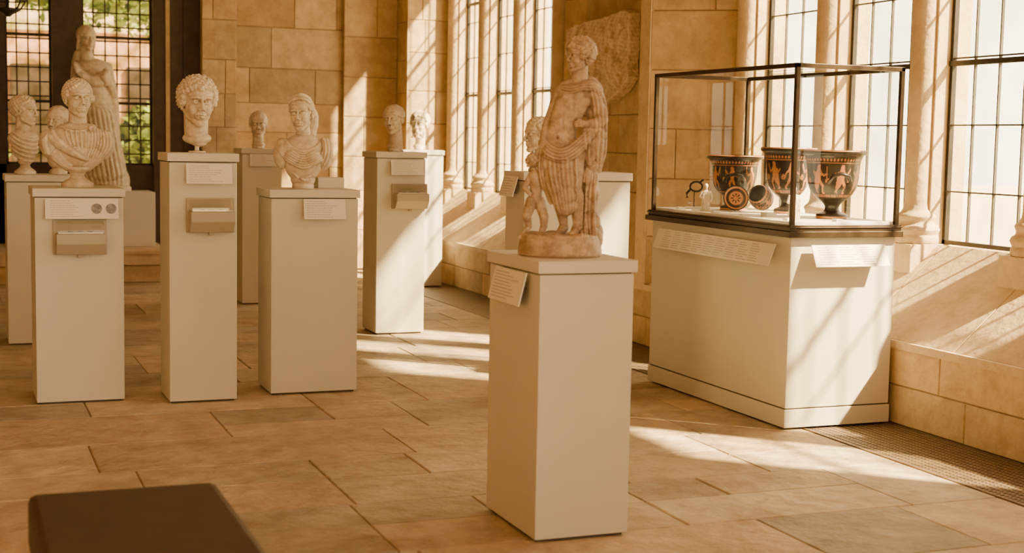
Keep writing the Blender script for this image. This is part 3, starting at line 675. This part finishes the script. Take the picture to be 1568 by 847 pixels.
def handat(p,dx,dz,dd,k=.85):
    p=np.array(p); d=np.array((dx,dd,dz),float); d/=np.linalg.norm(d); c.ell(p,(S(6),S(4.5),S(6)))
    sd=np.cross(d,[0,1,0]); sd/=np.linalg.norm(sd)+1e-9
    for j in range(4):
        q=p+sd*S((j-1.5)*2.9*k); c.chain([q,q+d*S(8*k),q+d*S((14-abs(j-1.5))*k)+np.array([0,S(2),0])],[S(2.1),S(1.9),S(1.6)],1)
    c.chain([p-sd*S(4),p-sd*S(7)+d*S(5)],[S(2.3),S(1.8)],1)
handat(W(838,227,-17),.0,-1,0)
c.chain([W(911,145,2),W(922,165,8),W(930,184,8)],[S(11.5),S(10),S(8.5)],sub=3); c.chain([W(930,184,8),W(917,190,-8),W(903,191,-16)],[S(8.5),S(7.5),S(5.2)],sub=3); handat(W(898,191,-18),-1,-.1,0)
c.spline([W(864,136,-6),W(879,138,-13),W(897,134,-14),W(911,132,-8),W(922,140,2)],[S(4),S(6.5),S(7),S(8),S(8)],8)
c.spline([W(868,132,6),W(886,124,11),W(908,124,11),W(922,136,10)],[S(6),S(7),S(8),S(8)],8)
c.spline([W(914,132,12),W(925,158,17),W(928,205,18),W(924,262,17)],[S(9),S(10),S(10),S(7)],8,3); c.spline([W(904,134,14),W(914,170,18),W(918,220,18)],[S(10),S(11),S(9)],8,3)
c.spline([W(874,140,11),W(864,172,14),W(862,212,14)],[S(8),S(9),S(7)],8)
for i in range(4): c.ridge([X(908+6*i,132+3*i),X(917+5.5*i,165),X(920+5*i,210),X(918+5*i,256)],S(2),S(3.2))
for i in range(3): c.ridge([X(864,134+4*i),X(880,136+4*i),X(898,131+4*i),X(914,130+5*i)],S(1.3),S(1.8))
c.spline([W(905,202,-4),W(916,200,-2),W(928,208,4)],[S(8),S(9),S(7)],6); c.spline([W(908,206,-2),W(910,230,0),W(912,252,2)],[S(9),S(9),S(5)],6); c.spline([W(922,206,2),W(924,232,4),W(924,248,6)],[S(8),S(8),S(4)],6)
for i in range(4): c.ridge([X(902+7*i,202),X(903+6.5*i,226),X(905+6*i,250)],S(1.8),S(2.8))
c.spline([W(839,222,-4),W(848,234,-16),W(866,241,-21),W(886,232,-20),W(903,214,-12),W(914,204,-2)],[S(9),S(10),S(11),S(10),S(9),S(7)],8,3)
for k_ in range(5): c.ridge([X(836,212+5.5*k_),X(849,226+5*k_),X(867,232+4.5*k_),X(887,222+5*k_),X(912,197+5.5*k_)],S(1.7),S(2.8))
for (x,y_,d,a,b_,h_) in [(865,252,-7,29,20,22),(868,276,-9,25,19,26),(871,300,-9,21,17,24),(875,318,-7,17,15,18)]: c.ell(W(x,y_,d),(S(a),S(b_),S(h_)),sub=4)
c.spline([W(840,232,-6),W(837,258,-8),W(846,290,-8),W(852,314,-8)],[S(8),S(8),S(7),S(4)],8)
for i in range(8): t=i/7; c.ridge([X(842+46*t,246-8*t+3*math.sin(i*2.3)),X(846+45*t,275),X(855+36*t,304),X(864+26*t,332+4*math.sin(i*2))],S(2.2),S(2.8+.9*math.sin(i*3)))
for i in range(3): c.ridge([X(835+4*i,236),X(834+4*i,264),X(842+4*i,300)],S(1.6),S(2.4))
c.ell(W(822,250,-6),(S(10),S(10),S(11)),sub=3); c.cap(W(823,258,-4),W(825,270,-2),S(5),S(6)); c.chain([W(826,274,-2),W(829,292,-2),W(828,310,0)],[S(11),S(10),S(11)],sub=3)
for j in range(26):
    a=j*2.4; z=1-2*(j+.5)/40; q=math.sqrt(max(0,1-z*z)); c.ell(W(823+10*q*math.cos(a),250-10*z,-5+10*q*math.sin(a)),S(3.6),sub=1)
c.ell(W(813,252,-11),S(2.6)); c.ell(W(816,258,-13),(S(3.4),S(3),S(2.6)))
c.chain([W(822,314,-2),W(815,336,-12),W(818,352,-2),W(811,366,-6)],[S(10),S(8),S(6),S(5)]); c.cap(W(811,367,-4),W(804,370,-14),S(4.5),S(3.6))
c.chain([W(834,314,2),W(842,336,-8),W(842,352,2),W(837,366,2)],[S(10),S(8),S(6),S(5)]); c.cap(W(837,367,2),W(829,370,-8),S(4.5),S(3.6))
c.chain([W(835,276,-2),W(841,264,-10),W(839,248,-15)],[S(5.5),S(4.8),S(3.8)]); c.chain([W(818,277,-4),W(811,292,-8),W(820,302,-14)],[S(5.5),S(4.8),S(3.8)])
Mh=headM(W(891,113,-1),.118,-48,2,4); head(c,Mh,'curly',21,n=170,curl=.068,puff=.055,neck=(.03,.12,-.12),neckr=(.17,.18),hairline=.78)
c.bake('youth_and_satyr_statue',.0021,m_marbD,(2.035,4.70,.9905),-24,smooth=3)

# ---------------- small figurines in the case
def figurine(loc,h,rz,seed,name='terracotta_figurine'):
    c=Clay(); k=h
    c.lathe([(.20*k,0),(.20*k,.06*k),(.17*k,.07*k)],sy=.7); c.cap((0,0,.1*k),(0,0,.5*k),.17*k,.12*k); c.ell((0,0,.62*k),(.15*k,.10*k,.14*k)); c.cap((0,0,.7*k),(0,0,.8*k),.05*k,.05*k)
    c.chain([(-.14*k,0,.68*k),(-.2*k,-.03*k,.5*k),(-.08*k,-.12*k,.45*k)],.045*k); c.chain([(.14*k,0,.68*k),(.2*k,0,.5*k),(.17*k,-.06*k,.36*k)],.045*k)
    for i in range(5): c.spline([((i-2)*.05*k,-.1*k,.6*k),((i-2)*.065*k,-.14*k,.3*k),((i-2)*.075*k,-.16*k,.08*k)],.022*k,3,1)
    head(c,headM((0,0,.78*k),.2*k,10,0,0),'wavy',seed,neck=(0,.1,-.2)); c.bake(name,.0022,m_terra,loc,rz)
figurine((3.90,6.98,zf),.155,-30,2); figurine((3.97,6.20,zf),.17,-10,4)
b=MB()
for (x,y_) in [(3.86,7.2),(3.86,6.8),(3.86,6.5),(3.88,6.1),(4.1,6.0)]: b.box((x-.02,y_-.02,0),(x+.02,y_+.02,.012),m_card)
b.obj('case_number_blocks',.001,(0,0,zf-.0005))

# ---------------- carved relief slab on the pier
c=Clay()
out=[(11.03,2.33),(10.7,2.37),(10.3,2.38),(9.95,2.41),(9.86,2.38),(9.84,2.15),(9.87,1.98),(9.84,1.90),(9.98,1.80),(10.2,1.72),(10.4,1.70),(10.6,1.79),(10.85,1.88),(11.0,2.02),(11.05,2.15)]
n=len(out); V=[(-.0,y_-10.4,z-1.7) for y_,z in out]+[(-.10,y_-10.4,z-1.7) for y_,z in out]
c.put(np.array(V),[tuple(range(n)),tuple(range(n,2*n))[::-1]]+[(i,n+i,n+(i+1)%n,(i+1)%n) for i in range(n)])
for i in range(34): 
    yy_=random.uniform(-.45,.55); c.ell((-.10,yy_,random.uniform(.16 if yy_<.2 else .3,.58)),(.045,random.uniform(.02,.05),random.uniform(.05,.12)),(random.uniform(-40,40),0,0),sub=2)
c.bake('carved_relief_slab',.01,m_plast,(4.893,10.4,1.7),0,smooth=3,noise=.005,zmin=None)

# ---------------- bench
b=MB()
b.box((.17,2.3,.30),(.665,3.89,.45),m_leath); b.box((.185,2.315,.10),(.65,3.875,.30),m_leath); b.box((.22,2.35,0),(.615,3.84,.11),m_dark)
b.obj('leather_bench',.022)
# ---------------- hanging lantern
b=MB(); L0=(.48,13.4,2.62)
b.lathe([(.02,-.22),(.04,-.2),(.10,-.17),(.105,-.15),(.03,-.14)],L0,m_iron,12); b.lathe([(.02,.12),(.12,.10),(.13,.08),(.06,.18),(.02,.24),(.012,.28)],L0,m_iron,12)
for k in range(8):
    a=k*math.pi/4; b.tube([(L0[0]+r*math.cos(a),L0[1]+r*math.sin(a),L0[2]+z) for r,z in [(.10,-.16),(.15,-.08),(.165,0),(.15,.07),(.12,.1)]],.008,m_iron,6)
for z,r in [(-.08,.15),(0,.165),(.07,.15)]: b.tube([(L0[0]+r*math.cos(t_),L0[1]+r*math.sin(t_),L0[2]+z) for t_ in np.linspace(0,6.283,24,endpoint=False)],.007,m_iron,6,closed=True)
b.tube([(L0[0],L0[1],L0[2]+.27),(L0[0],L0[1],4.5)],.008,m_iron,6); b.obj('hanging_lantern')

# ---------------- exterior
b=MB(); b.box((5.4,-30,-.6),(60,60,-.5),m_grass); b.box((-30,15.2,-.6),(5.4,60,-.5),m_grass); b.obj('courtyard_ground')
def tree(name,clusters,m,n,size):
    rng=np.random.RandomState(len(clusters)+n); V=[];F=[]
    for (cx,cy,cz,r) in clusters:
        for i in range(n):
            d=rng.normal(size=3); d/=np.linalg.norm(d); p=np.array((cx,cy,cz))+d*r*rng.uniform(.5,1)**.5
            a=rng.normal(size=3); a/=np.linalg.norm(a); b_=np.cross(a,d); b_/=np.linalg.norm(b_)+1e-6; s=size*rng.uniform(.5,1.3); o=len(V)
            V+= [p+a*s,p+b_*s*.6,p-a*s,p-b_*s*.6]; F.append((o,o+1,o+2,o+3))
    me=bpy.data.meshes.new(name); me.from_pydata([tuple(v) for v in V],[],F); me.materials.append(m); ob=bpy.data.objects.new(name,me); COL.objects.link(ob)
tree('garden_tree',[(1.8,22,4.2,1.3),(.6,24,5,1.5),(3,23,4,1.2),(0,20,1.0,.7),(2.6,20,1.3,.5)],m_leaf,900,.12)
b=MB(); b.box((-6,27,-.5),(9,27.4,3.4),m_brick); b.box((-6,26.9,3.2),(9,27.4,3.7),m_pale); 
for i in range(7): b.box((-5+i*2,26.9,.3),(-4+i*2,27.0,2.6),m_dark)
b.obj('brick_building')

# ------------------------------------------------------------ lights
sd_=bpy.data.lights.new('sun','SUN'); sun=bpy.data.objects.new('sun',sd_); COL.objects.link(sun)
e=R(43); dirv=Vector((-.73*math.cos(e),.68*math.cos(e),-math.sin(e))); sun.rotation_euler=dirv.to_track_quat('-Z','Y').to_euler()
sd_.energy=62; sd_.color=(1,.77,.43); sd_.angle=R(1.8)
wd=bpy.data.worlds.new('world'); bpy.context.scene.world=wd; wd.use_nodes=True; nt=wd.node_tree; N=nt.nodes; L=nt.links
bg=N['Background']; tc=N.new('ShaderNodeTexCoord'); sp=N.new('ShaderNodeSeparateXYZ'); L.new(tc.outputs['Generated'],sp.inputs[0])
rp=N.new('ShaderNodeValToRGB'); mr=N.new('ShaderNodeMapRange'); mr.inputs['From Min'].default_value=-1; mr.inputs['From Max'].default_value=1; L.new(sp.outputs['X'],mr.inputs['Value']); L.new(mr.outputs[0],rp.inputs[0])
rp.color_ramp.elements[0].position=.45; rp.color_ramp.elements[0].color=(.40,.29,.18,1); rp.color_ramp.elements[1].position=.72; rp.color_ramp.elements[1].color=(8.6,7.1,4.9,1)
L.new(rp.outputs[0],bg.inputs[0]); bg.inputs[1].default_value=1.0
